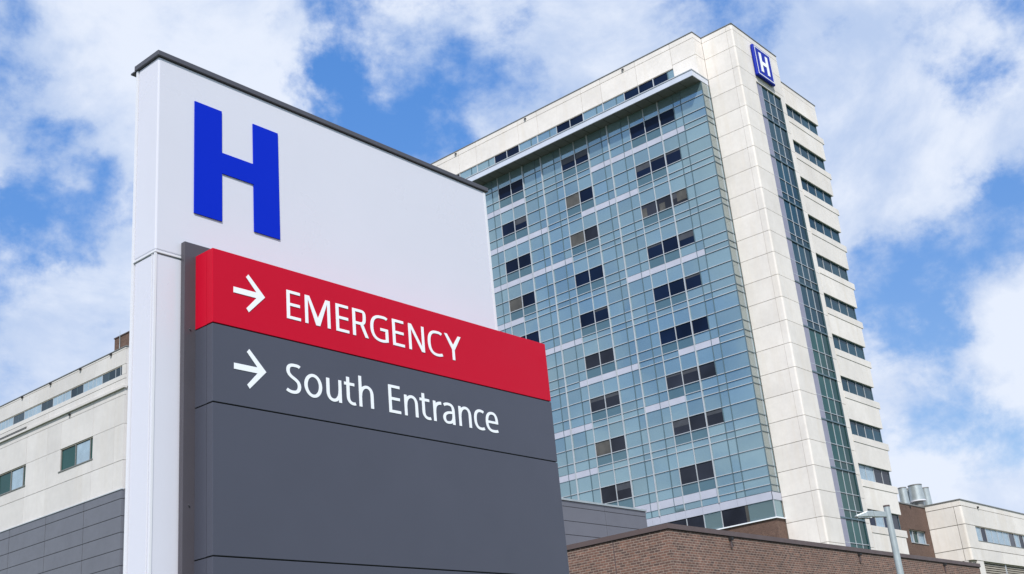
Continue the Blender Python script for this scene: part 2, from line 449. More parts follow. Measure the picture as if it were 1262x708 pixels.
# ground band windows and sill below the glass
b.build('transom', rt)
b = MB()
for y0, y1 in zip(cols, cols[1:]):
    if (45.4 <= y0 < 47.8) or (49.45 <= y0 < 53.6):
        if b.v: b.build('window_band', T); b = MB()
        continue
    b.box(GX+0.03, GX+0.07, y0, y1, 16.04, 17.40, 'glass')
    if y0 == 43.03: b.box(GX+0.08, 84.98, 43.09, 43.12, 16.04, 17.40, 'glass')
lb = b.build('window_band', T)
for y in (43.06, 47.8, 49.45, 51.1, 53.6, 61.75, 69.85): MB().box(GX, GX+0.029, y-0.04, y+0.04, 16.04, 17.38, 'alu').build('mullion', lb)
for y0, y1 in ((45.35, 47.76), (49.49, 51.06), (51.14, 53.56)):
    b = MB().box(GX+0.03, GX+0.07, y0, y1, 16.04, 17.40, 'dusk')
    if y0 < 46: b.box(GX+0.020, GX+0.029, 45.36, 45.62, 16.06, 17.38, 'curt')
    b.build('window', T)
MB().box(GX-0.10, GX+0.3, 42.95, 80.5, 15.94, 16.03, 'stext').box(GX+0.302, 85.03, 42.95, 43.2, 15.94, 16.03, 'stext').build('sill', T)
MB().box(GX+0.03, 84.19, 43.08, 80.5, 0, 15.93, 'brick2').box(84.192, 85.05, 43.08, 43.3, 0, 15.93, 'brick2').build('brick_base', T)

# strip window on the pier
b0 = [51.93-4.02*n for n in range(13)]
for n, zb in enumerate([q for q in b0 if q > 3]):
    ztp = 55.36 if n == 0 else zb+4.02
    b = MB()
    GY = PY+0.14
    b.box(88.0, 89.02, GY-0.05, GY, zb+0.08, ztp-0.02, 'lav')
    ms = 'teal' if n < 6 else 'tealg'
    for x0, x1 in ((89.07, 90.20), (90.25, 91.38), (91.43, 92.60)):
        for za, zc in ((zb+0.08, zb+0.70), (zb+0.76, zb+2.05), (zb+2.11, ztp-0.02)):
            b.box(x0, x1, GY, GY+0.03, za, zc, ms)
    st = b.build('strip_window', T)
    f = MB()
    for x in (89.045, 90.225, 91.405): f.box(x-0.03, x+0.03, GY-0.05, GY-0.002, zb+0.08, ztp-0.03, 'alu')
    for zz in (zb+0.73, zb+2.08):
        for x0, x1 in ((88.0, 89.01), (89.08, 90.19), (90.26, 91.37), (91.44, 92.60)): f.box(x0, x1, GY-0.058, GY-0.0515 if x0 < 89 else GY-0.004, zz-0.025, zz+0.025, 'alu')
    f.box(87.99, 92.61, GY-0.10, GY-0.004, zb-0.05, zb+0.075, 'dkm')
    f.box(92.602, 92.62, GY-0.12, GY+0.03, zb+0.08, ztp-0.02, 'dkm')
    f.build('frame', st)

# back section: stacked concrete bands and recessed ribbon windows
BY = 41.8
b = MB()
b.box(93.352, 98.06, BY, BY+0.2, 0, 59.63, 'con')
b.box(93.352, 105.2, BY, BY+0.2, 59.66, 60.15, 'con')
b.box(98.10, 105.2, BY, BY+0.55, 57.80, 59.63, 'con')
b.box(105.0, 105.2, BY+0.552, 60, 57.80, 60.0, 'con')
for k in range(14):
    zt = 57.80-4.02*k
    lo = zt-4.02
    if lo < 1: lo = 0
    zl = zt-1.44
    b.box(98.10, 105.62, BY-0.04, BY+0.55, zl-0.62, zl, 'con')                 # sill course
    b.box(98.10, 105.25, BY, BY+0.55, lo, zl-0.655, 'con')                      # spandrel
    b.box(98.12, 105.2, BY+0.02, BY+0.55, zl-0.652, zl-0.622, 'joint')
    b.box(105.0, 105.25, BY+0.552, 60, lo, zl, 'con')
    if lo == 0: break
b.build('banded_wall', T)
for k in range(13):
    zt = 57.80-4.02*k; zl = zt-1.44
    if zl < 2: break
    b = MB()
    n = 4; x0, x1 = 98.06, 104.9
    for i in range(n):
        a, c = x0+(x1-x0)*i/n, x0+(x1-x0)*(i+1)/n
        m = 'teal'
        if k == 9: m = ('blind', 'blind', 'dusk', 'dusk')[i]
        if k == 10: m = ('navy', 'blind', 'navy', 'dusk')[i]
        b.box(a+0.03, c-0.03, BY+0.22, BY+0.26, zl+0.03, zt-0.05, m)
    w = b.build('window', T)
    f = MB()
    for i in range(1, n): 
        a = x0+(x1-x0)*i/n; f.box(a-0.022, a+0.022, BY+0.16, BY+0.218, zl+0.03, zt-0.05, 'alu')
    f.box(x1-0.03, x1+0.03, BY+0.16, BY+0.218, zl+0.001, zt-0.001, 'dkm')
    f.box(98.05, 104.98, BY+0.10, BY+0.218, zt-0.048, zt-0.003, 'dkm')
    f.build('frame', w)

# blue H sign on the tower
S = thing('wall_sign', 'square blue sign with a white H and thin white border, high on the tower', 'sign', (89.7, PY, 57.4))
b = MB(); b.box(87.95, 91.25, PY-0.36, PY-0.03, 55.92, 59.22, 'tblue'); b.build('sign_box', S, bevel=0.12)
MB().box(88.6, 88.8, PY-0.03, PY, 56.6, 58.5, 'joint').box(90.4, 90.6, PY-0.03, PY, 56.6, 58.5, 'joint').build('bracket', S)
b = MB(); x0, x1, z0, z1, t = 88.13, 91.07, 56.1, 59.04, 0.085
yf = PY-0.375
b.box(x0, x1, yf, yf+0.012, z1-t, z1, 'twhite').box(x0, x1, yf, yf+0.012, z0, z0+t, 'twhite').box(x0, x0+t, yf, yf+0.012, z0+t, z1-t, 'twhite').box(x1-t, x1, yf, yf+0.012, z0+t, z1-t, 'twhite')
b.build('border', S)
b = MB(); cx, cz = 89.6, 57.57
b.box(cx-0.80, cx-0.38, yf-0.02, yf+0.012, cz-1.02, cz+1.02, 'twhite').box(cx+0.38, cx+0.80, yf-0.02, yf+0.012, cz-1.02, cz+1.02, 'twhite').box(cx-0.38, cx+0.38, yf-0.02, yf+0.012, cz-0.2, cz+0.2, 'twhite')
b.build('letter', S)

# ------------------------------------------------------------------ left building
L = thing('concrete_building', 'low pale concrete building with grey cladding below and a long ribbon of small windows', 'building', (40.5, 68, 0))
class ML(MB):                 # block shrunk toward the eye point to lower its reflection in the glass
    def build(s, *a, **k):
        s.v = [(x*0.78, y*0.78, z*0.78+0.352) for x, y, z in s.v]
        return MB.build(s, *a, **k)
LX, LY = 45.0, 72.4
YE = 135
b = ML()
b.box(LX+0.13, LX+14, LY+0.13, YE, -0.46, 30.6, 'joint')
vj = [LY, 73.62, 76.5, 82.9, 86.0, 92.5, 95.5, 102, 105, 111.5, 114.5, 121, 124, YE]
# coping course, band wall
def seg(z0, z1, m='con_l', X=LX, skip=()):
    for y0, y1 in zip(vj, vj[1:]):
        b.box(X, X+0.125, y0+0.012, y1-0.012, z0+0.012, z1-0.012, m)
seg(30.88, 31.02); seg(29.72, 30.86)
seg(28.63, 28.96); seg(28.06, 28.61)
seg(27.40, 27.86)
b.box(LX-0.16, LX+0.12, LY-0.1, YE, 27.88, 28.05, 'con_l')
# field with the window row
wins = [(76.43, 80.9), (85.97, 90.3), (95.4, 99.8), (104.9, 109.3), (114.4, 118.8)]
cuts = sorted(set(vj + [q for w in wins for q in w]))
for y0, y1 in zip(cuts, cuts[1:]):
    iswin = any(w[0]-0.01 <= y0 and y1 <= w[1]+0.01 for w in wins)
    g0 = 0.012
    b.box(LX, LX+0.125, y0+g0, y1-g0, 25.27, 27.38, 'con_l') if y0 in vj or y1 in vj or iswin else b.box(LX, LX+0.125, y0+g0, y1-g0, 25.27, 27.38, 'con_l')
    b.box(LX, LX+0.125, y0+(g0 if y0 in vj else 0), y1-(g0 if y1 in vj else 0), 22.64, 23.50 if iswin else 25.245, 'con_l')
seg(20.58, 22.615)
b.box(LX, LX+0.125, LY-0.0, YE, 30.86, 30.88, 'joint')
# return of the wall at the near end
for z0, z1 in ((28.06, 31.02), (25.27, 27.86), (22.64, 25.245), (20.58, 22.615)): b.box(LX+0.128, LX+14, LY, LY+0.125, z0, z1, 'con_l')
b.build('wall', L)
b = ML()
gz = [20.5, 19.87, 18.66, 17.53, 16.38, 15.26, 14.1, 12.95, 11.8, 10.6, 9.4, 8.2, 7.0, 5.8, 4.6, 3.4, 2.2, -0.4]
gy = [LY-0.05, 77.2, 82.45, 87.8, 93.1, 98.4, 103.7, 109, 114.3, 119.6, YE]
for z1, z0 in zip(gz, gz[1:]):
    for y0, y1 in zip(gy, gy[1:]): b.box(LX-0.05, LX+0.12, y0+0.025, y1-0.025, z0+0.022, z1-0.022, 'greyp')
b.box(LX-0.01, LX+0.125, LY+0.0, YE, -0.46, 20.45, 'black')
b.box(LX-0.1, LX+0.12, LY-0.08, YE, 20.50, 20.565, 'alu')
for z1, z0 in zip(gz, gz[1:]): b.box(LX+0.126, LX+14, LY-0.05, LY+0.12, z0+0.022, z1-0.022, 'greyp')
b.build('metal_cladding', L)
ML().box(LX-0.04, LX+14, LY-0.04, YE, 31.03, 31.09, 'flash').build('coping', L)
# ribbon of small windows
rib = ML(); seq = []
y = 75.5-4.33
while y < YE-5:
    for a, c, m in ((0, 0.80, 'blind'), (0.80, 1.27, 'blind'), (1.27, 1.92, 'blind'), (1.92, 2.57, 'blind'), (2.57, 3.45, 'slate'), (3.45, 4.33, 'slate')):
        if y+a >= 72.85: rib.box(LX+0.06, LX+0.10, y+a+0.02, y+c-0.02, 28.98, 29.70, m if y > 74 else 'slate')
    seq.append(y); y += 4.33
for a in (72.91, 73.74, 74.6): rib.box(LX+0.055, LX+0.0595, a, a+0.78, 28.99, 29.69, 'slate')
rb = rib.build('window_band', L)
f = ML(); f.box(LX+0.03, LX+0.098, 72.85, YE-5, 29.66, 29.72, 'joint').box(LX+0.03, LX+0.098, 72.85, YE-5, 28.96, 28.985, 'alu')
for y in seq:
    for a in (0, 0.8, 1.27, 1.92, 2.57, 3.45):
        if y+a > 72.85: f.box(LX+0.04, LX+0.0975, y+a-0.022, y+a+0.022, 28.986, 29.658, 'alu' if a < 2.6 else 'dkm')
f.build('frame', rb)
ML().box(LX, LX+0.1, 72.42, 72.84, 28.97, 29.70, 'con_l').build('wall_pier', L)
for y0, y1 in wins:
    b = ML(); x = LX+0.14
    ya = y0+0.42
    b.box(LX+0.126, LX+0.16, y0+0.05, y1-0.05, 23.55, 25.2, 'tealg')
    b.box(LX+0.118, LX+0.1255, ya+0.1, y0+(y1-y0)*0.52, 23.62, 25.12, 'blind')
    w = b.build('window', L)
    f = ML()
    for yy in (y0+0.03, ya, y0+(y1-y0)*0.54, y1-0.06): f.box(LX+0.05, LX+0.117, yy-0.035, yy+0.035, 23.57, 25.18, 'flash')
    f.box(LX+0.05, LX+0.117, y0, y1, 25.183, 25.25, 'joint'); f.box(LX-0.05, LX+0.117, y0-0.1, y1+0.15, 23.49, 23.565, 'flash')
    f.build('frame', w)
ML().box(LX-0.03, LX+0.0, 86.2, 95, 28.10, 28.30, 'black').box(LX-0.06, LX-0.031, 86.2, 95, 28.17, 28.22, 'flash').build('louvre_vent', L)
for y, zz in ((74.29, 30.94), (78.45, 30.94), (82.77, 30.94), (87.07, 30.94), (91.4, 30.94), (79.71, 27.69)):
    ML().box(LX-0.14, LX-0.001, y-0.07, y+0.07, zz-0.10, zz+0.05, 'black').box(LX-0.06, LX-0.002, y-0.03, y+0.03, zz-0.22, zz-0.101, 'flash').build('overflow_outlet', L)
b = ML(); b.box(LX+0.4, LX+8, LY-0.2+0.3, 74.60, 31.1, 32.27, 'brick2'); b.box(LX+0.35, LX+8.05, LY+0.05, 74.65, 32.28, 32.36, 'brcap')
ph = b.build('roof_housing', L)
ML().tube([(LX+0.3, 73.75, 31.3), (LX+0.3, 73.75, 32.7)], [0.03, 0.015], 'galv', 8).build('rod', ph)

# ------------------------------------------------------------------ brick building
s = 31/38.0
BX, BYY, BZ = 31.0, 24.1036*s, (8.73-1.6)*s+1.6
B = thing('brick_building', 'low brown brick building with a dark brown coping at the foot of the tower', 'building', (42, 26, 0))
XE = 70.6*s
MB().box(BX, XE, BYY, 60, 0, BZ-0.16, 'brick').build('wall', B)
b = MB()
b.box(BX-0.05, XE+0.05, BYY-0.05, BYY+0.4, BZ-0.135, BZ+0.02, 'brcap').box(BX-0.05, BX+0.4, BYY+0.402, 60, BZ-0.135, BZ+0.02, 'brcap')
b.box(BX-0.02, XE+0.02, BYY-0.02, BYY+0.3, BZ-0.159, BZ-0.136, 'black').box(BX-0.02, BX+0.3, BYY+0.302, 60, BZ-0.159, BZ-0.136, 'black')
b.build('coping', B)
MB().box(BX-0.004, BX+0.0, 21.75, 21.78, 0, BZ-0.17, 'brcap').build('movement_joint', B)
for sx in (34.66, 44.42, 53.12):
    b = MB().box(sx-0.07, sx+0.07, BYY-0.12, BYY-0.001, 7.14, 7.23, 'black').box(sx-0.035, sx+0.035, BYY-0.06, BYY-0.002, 6.90, 7.139, 'brcap').build('rain_outlet', B)
# faint water stains are in the brick; grey clad volume on the roof behind
G = thing('metal_clad_block', 'grey panelled rooftop block between the dark sign panels and the brick building', 'building', (34, 29, 7))
s = 31/38.0; GYY = 31.0*s; gz = lambda z: (z-1.6)*s+1.6
b = MB(); GX0, GX1 = 24.0+9, 47.15*s
zz = [gz(q) for q in (7.6, 8.55, 9.15, 9.75, 10.35, 10.98, 11.24)]
for z0, z1 in zip(zz, zz[1:]):
    for x0, x1 in ((31.8, 35.75), (35.75, GX1)): b.box(x0+0.008, x1-0.008, GYY, GYY+0.06, z0+0.01, z1-0.01, 'greyp')
    b.box(GX1-0.06, GX1, GYY+0.062, 36, z0+0.01, z1-0.01, 'greyp')
b.box(31.81, GX1-0.065, GYY+0.062, 36, 7.2, zz[-1]-0.02, 'black'); b.box(31.80, GX1-0.01, GYY+0.02, GYY+0.0615, 7.2, zz[-1]-0.02, 'black')
b.build('wall', G)
MB().box(31.75, GX1+0.04, GYY-0.04, 36.1, zz[-1], zz[-1]+0.07, 'galv').build('coping', G)

# ------------------------------------------------------------------ right wing
W = thing('concrete_wing', 'low pale concrete building with a ribbon of windows at the far right', 'building', (128, 50, 0))
WX, WY = 118.0, 40.7
b = MB()
b.box(WX+0.2, 175, WY+0.2, 75, 0, 19.6, 'joint')
zs = [14.02, 15.20, 17.52, 19.33]
for z0, z1 in zip(zs, zs[1:]):
    r = 0.22
    prof = [(WX, 41.43)] + arc(WX+r, WY+r, r, 180, 270, 4) + [(120.7, WY), (120.7, WY+0.12), (WX+0.4, WY+0.12), (WX+0.12, WY+0.4), (WX+0.12, 41.43)]
    b.prism(prof, z0+0.03, z1-0.03, 'con')
    b.box(WX, WX+0.12, 41.49, 44.3, z0+0.03, z1-0.03, 'con')
xs = [120.7, 126.9, 133.0, 139.2, 145.4, 151.6, 157.8, 164, 175]
ywall(b, WY, xs, [14.02, 15.20], 'con', 0.04); ywall(b, WY, xs, [17.52, 19.33], 'con', 0.04)
ywall(b, WY, xs, [15.22, 16.02], 'con', 0.04)
b.box(WX-0.0, WX+0.12, WY+0.122, 44.3, 19.36, 19.88, 'con'); b.box(WX, 175, WY, WY+0.12, 19.36, 19.88, 'con')
b.box(119.1, 120.8, WY+0.0, WY+0.5, 0, 13.99, 'con')
b.box(WX+0.02, 175, WY+0.5, WY+0.9, 0, 14.04, 'con_l')
b.build('wall', W)
MB().box(WX-0.06, 175, WY-0.06, WY+0.3, 19.89, 19.99, 'flash').box(WX-0.06, WX+0.3, WY+0.302, 75, 19.89, 19.99, 'flash').build('coping', W)
rib = MB(); f = MB(); x = 120.75
pat = [(1.45,'blind'),(1.45,'navy'),(1.7,'blind'),(1.7,'blind'),(1.7,'blind'),(1.7,'blind'),(1.75,'dusk')]
while x < 170:
    for wd, m in pat:
        rib.box(x+0.03, x+wd-0.03, WY+0.13, WY+0.17, 16.05, 17.46, m); f.box(x-0.03, x+0.03, WY+0.06, WY+0.128, 16.05, 17.44, 'alu'); x += wd
rb = rib.build('window_band', W)
f.box(120.7, 172, WY+0.03, WY+0.19, 17.45, 17.50, 'joint').box(120.7, 172, WY-0.03, WY+0.128, 16.0, 16.045, 'flash'); f.build('frame', rb)
b = MB(); b.box(120.9, 150, WY+0.42, WY+0.49, 10, 13.98, 'joint')
z = 13.9
while z > 10: 
    b.box(120.9, 150, WY+0.20, WY+0.34, z-0.09, z, 'sseam'); z -= 0.22
for x in (120.95, 127.36, 133.8, 140.2): b.box(x-0.07, x+0.07, WY+0.1, WY+0.41, 10, 13.97, 'alu')
b.build('louvre_vent', W)
MB().box(122.5, 122.7, WY-0.15, WY-0.001, 19.4, 19.58, 'black').build('overflow_outlet', W)

K = thing('brick_wing', 'dark brown brick block squeezed between the tower and the pale right wing', 'building', (111, 50, 0))
KY = 44.32
MB().box(104, 117.99, KY, 70, 17.32, 19.72, 'brick2').box(104, 112.78, KY, 70, 15.97, 17.318, 'brick2').box(116.9, 117.99, KY, 70, 15.97, 17.318, 'brick2').box(104, 117.99, KY, 70, 0, 15.968, 'brick2').build('wall', K)
MB().box(104, 117.98, KY-0.06, 70, 19.73, 19.85, 'flash').build('coping', K)
b = MB(); b.box(112.79, 116.89, KY+0.3, KY+0.34, 15.98, 17.31, 'blind'); b.box(113.9, 115.15, KY+0.26, KY+0.299, 16.02, 17.25, 'tealg')
w = b.build('window', K)
f = MB()
for x in (112.85, 113.9, 115.15, 116.83): f.box(x-0.05, x+0.05, KY+0.15, KY+0.259, 16.03, 17.24, 'alu')
f.box(112.79, 116.89, KY+0.1, KY+0.29, 17.245, 17.3, 'joint'); f.box(112.7, 117.0, KY-0.06, KY+0.25, 15.975, 16.025, 'alu'); f.build('frame', w)
MB().box(114.1, 114.25, KY-0.1, KY-0.001, 19.45, 19.6, 'black').build('overflow_outlet', K)

def vent(x, y, r, z0, z1, label, skirt=False):
    v = thing('exhaust_vent', label, 'vent', (x, y, 19.86), 'round galvanised vents on the low roof beside the tower')
    MB().tube([(x, y, 19.86), (x, y, z0+0.1)], [r*0.74, r*0.74], 'flash', 28).build('base_duct', v, smooth=True)
    b = MB(); b.tube([(x, y, z0), (x, y, z1)], [r*1.12, r], 'galv', 32); b.build('cowl', v, smooth=True)
    b = MB(); b.tube([(x, y, z1+0.002), (x, y, z1+0.10)], [r*1.06, r*1.06], 'flash', 32)
    b.build('rim', v, smooth=True)
    if skirt: MB().tube([(x, y, z0-0.12), (x, y, z0-0.005)], [r*1.2, r*1.2], 'sseam', 32).build('skirt', v, smooth=True)
vent(124.50, 47.3, 0.70, 21.65, 23.22, 'widest galvanised roof vent, standing in front of the others', True)
vent(129.02, 48.0, 0.44, 21.0, 23.5, 'narrow galvanised vent just right of the widest vent')
vent(120.84, 47.3, 0.42, 20.9, 22.6, 'galvanised vent nearest the tower')
vent(125.19, 48.4, 0.42, 20.9, 23.1, 'half hidden galvanised vent just left of the widest vent')
MB_roof = MB(); MB_roof.box(118.35, 175, 41.2, 75, 19.6, 19.85, 'flash'); MB_roof.build('roof', W)
v = thing('roof_duct', 'flat grey duct lying on the roof at the foot of the vents', 'duct', (128.5, 47, 19.86))
MB().box(128.2, 131.4, 46.8, 47.4, 19.87, 21.55, 'galv').build('duct_body', v, bevel=0.05)
MB().box(129.0, 129.3, 46.65, 46.795, 21.3, 21.6, 'black').build('cap', v)

# ------------------------------------------------------------------ street lamp
LP = thing('street_lamp', 'grey metal street lamp with one flat head on a short arm', 'street lamp', (34.39, 14.05, 0))
px, py = 34.39, 14.05
MB().tube([(px, py, 0.1), (px, py, 2), (px, py, 7.14)], [0.125, 0.118, 0.093], 'galv', 24).build('pole', LP, smooth=True)
MB().tube([(px, py, 0), (px, py, 0.1)], [0.24, 0.22], 'galv', 24).build('base_plate', LP, smooth=True)
MB().tube([(px, py, 7.141), (px, py, 7.19)], [0.098, 0.098], 'brcap', 24).build('cap', LP, smooth=True)
d = Vector((-0.80, 0.60, 0)).normalized(); n = Vector((-d.y, d.x, 0))
def lbox(b, a, c, w0, w1, za0, za1, zc0, zc1, m):
    p = Vector((px, py, 0))
    q = lambda t, w, z: tuple(p + d*t + n*w + Vector((0,0,z)))
    i = len(b.v); k = b.mat(m)
    b.v += [q(a,-w0,za0), q(a,w0,za0), q(a,w0,za1), q(a,-w0,za1), q(c,-w1,zc0), q(c,w1,zc0), q(c,w1,zc1), q(c,-w1,zc1)]
    for f in ((0,1,2,3),(7,6,5,4),(0,4,5,1),(1,5,6,2),(2,6,7,3),(3,7,4,0)): b.f.append(tuple(i+x for x in f)); b.mi.append(k)
b = MB(); lbox(b, 0.08, 0.50, 0.045, 0.085, 6.84, 7.00, 6.86, 7.03, 'galv'); b.build('arm', LP, bevel=0.012)
b = MB(); lbox(b, 0.505, 0.72, 0.095, 0.13, 6.85, 7.04, 6.87, 7.04, 'galv'); lbox(b, 0.721, 1.08, 0.13, 0.07, 6.87, 7.04, 6.88, 6.94, 'galv')
hd = b.build('lamp_head', LP, bevel=0.02)
b = MB(); lbox(b, 0.60, 1.02, 0.09, 0.055, 6.83, 6.868, 6.86, 6.885, 'stext'); b.build('lens', hd)
b = MB()
for q_ in (-0.07, -0.02, 0.03, 0.08): b.poly([tuple(Vector((px, py, 0)) + d*t_ + n*(w_*(1.35-t_)/0.8+o_) + Vector((0, 0, z_))) for t_, w_, o_, z_ in ((0.56, q_, -0.008, 6.8265), (0.56, q_, 0.014, 6.8265), (1.04, q_, 0.010, 6.8565), (1.04, q_, -0.006, 6.8565))], 'black')
b.build('cooling_fin', hd)
p = Vector((px, py, 0)) + d*0.55
MB().tube([(p.x, p.y, 7.035), (p.x, p.y, 7.085)], [0.035, 0.03], 'black', 14).build('light_sensor', hd, smooth=True)

# ------------------------------------------------------------------ the near sign
Y0 = 6.0
Q = thing('entrance_sign', 'tall white sign with a blue H above red and grey direction panels, nearest the camera', 'sign', (5.6, 6.1, 0))
sx0, sx1 = 0.6530*Y0, 1.2075*Y0
zt, zs_ = 0.7596*Y0+1.6, 0.5206*Y0+1.6
YB = 1.0400*Y0
MB().box(sx0, sx1, Y0, YB, zs_+0.004, zt, 'swhite').build('upper_cabinet', Q, bevel=0.010)
b = MB().box(sx0+0.004, sx1-0.004, Y0+0.004, YB-0.004, 0.25, zs_-0.016, 'swhite'); b.build('lower_cabinet', Q, bevel=0.008)
b = MB(); b.box(sx0-0.004, sx1+0.004, Y0-0.004, YB+0.004, zs_-0.014, zs_+0.002, 'sseam'); b.build('seam_bead', Q, bevel=0.003)
b = MB(); b.box(sx0-0.004, sx0+0.012, Y0-0.002, Y0+0.010, 0.25, zs_-0.018, 'sseam')
b.box(sx0-0.003, sx0+0.002, Y0+0.032, Y0+0.036, 0.25, zs_-0.018, 'sseam')
b.build('corner_trim', Q)
b = MB(); b.box(sx0-0.006, sx0+0.02, YB+0.001, YB+0.02, 0.25, zt-0.002, 'sseam'); b.build('edge_trim', Q); b = MB(); b.box(sx1-0.02, sx1+0.006, YB+0.001, YB+0.02, 0.25, zt-0.002, 'sseam')
b.box(sx1-0.028, sx1-0.002, Y0-0.003, Y0-0.0005, zs_+0.01, zt-0.01, 'sseam')
b.build('edge_trim', Q)
b = MB(); b.box(sx0-0.017, sx1+0.03, Y0-0.017, YB+0.03, zt+0.002, 0.7666*Y0+1.6, 'scap')
b.box(sx0-0.017, sx1+0.03, YB+0.0305, YB+0.075, zt-0.008, zt+0.006, 'scap')
b.build('cap', Q, bevel=0.004)
MB().box(sx0-0.25, sx1+0.25, Y0-0.55, YB+0.35, -0.1, 0.25, 'con_l').build('footing', Q, bevel=0.02)
# big blue H
hx = [0.7005, 0.7378, 0.7828, 0.8204]; hz = [0.7194, 0.6649, 0.6382, 0.5773]
X = lambda v: v*Y0
Z = lambda v: v*Y0+1.6
b = MB(); b.prismy([(X(hx[0]),Z(hz[3])),(X(hx[1]),Z(hz[3])),(X(hx[1]),Z(hz[2])),(X(hx[2]),Z(hz[2])),(X(hx[2]),Z(hz[3])),(X(hx[3]),Z(hz[3])),(X(hx[3]),Z(hz[0])),(X(hx[2]),Z(hz[0])),(X(hx[2]),Z(hz[1])),(X(hx[1]),Z(hz[1])),(X(hx[1]),Z(hz[0])),(X(hx[0]),Z(hz[0]))], Y0-0.009, Y0-0.001, 'sblue')
b.build('letter_h', Q)
# back plate
MB().box(0.6842*Y0, 7.55, Y0-0.045, Y0-0.005, 0.45, 0.5365*Y0+1.6, 'splate').build('back_plate', Q, bevel=0.003)
b = MB()
for zz in (4.22, 3.1, 1.9): b.tube([(4.150, Y0-0.0452, zz), (4.150, Y0-0.052, zz)], [0.006, 0.005], 'scap', 10)
b.build('screw', Q)
YP = 5.772; px0, px1 = 0.7257*YP, 1.3130*YP
ZP = lambda v: v*YP+1.6
def panel(name, z0, z1, m, label):
    b = MB(); g = 0.004
    b.box(px0, px1, YP, YP+0.062, z0+g, z1-g, m)
    o = b.build(name, Q, label, bevel=0.0025)
    MB().box(px0+0.0012, px1-0.0012, YP+0.0645, Y0-0.046, z0+g, z1-g, m).build('side_frame', o)
    return o
lv = [0.5431, 0.4541, 0.3648, 0.2032]
pr = panel('red_panel', ZP(lv[1]), ZP(lv[0]), 'sred', 'red panel with an arrow and the word EMERGENCY')
pg = panel('grey_panel', ZP(lv[2]), ZP(lv[1]), 'sgrey', 'grey panel with an arrow and the words South Entrance')
panel('grey_panel', ZP(lv[3]), ZP(lv[2]), 'sgrey', 'large blank grey panel')
panel('grey_panel', ZP(0.0416), ZP(lv[3]), 'sgrey', 'lowest blank grey panel')
MB().box(px0+0.010, px1-0.010, YP+0.012, Y0-0.047, ZP(0.045), ZP(lv[0])-0.012, 'black').build('panel_frame', Q)

# letters drawn from strokes; units are cap heights
SW, ST = 0.133, 0.102          # upright and level stroke widths
def bez(*P):
    out = []
    for i in range(0, len(P)-1, 3):
        p0, p1, p2, p3 = P[i:i+4]
        for j in range(0 if i == 0 else 1, 11):
            t = j/10; q = 1-t
            out.append(tuple(q**3*p0[c]+3*q*q*t*p1[c]+3*q*t*t*p2[c]+t**3*p3[c] for c in (0, 1)))
    return out
def ribbon(path, closed=False, w=SW, h=ST):
    n = len(path); L_, R_ = [], []
    for i, p in enumerate(path):
        a = path[(i-1) % n] if (closed or i > 0) else p
        c = path[(i+1) % n] if (closed or i < n-1) else p
        dx, dy = c[0]-a[0], c[1]-a[1]; l = math.hypot(dx, dy) or 1
        nx, ny = -dy/l, dx/l
        L_.append((p[0]+nx*w/2, p[1]+ny*h/2)); R_.append((p[0]-nx*w/2, p[1]-ny*h/2))
    quads = []
    for i in range(n if closed else n-1):
        j = (i+1) % n; quads.append([R_[i], R_[j], L_[j], L_[i]])
    return quads
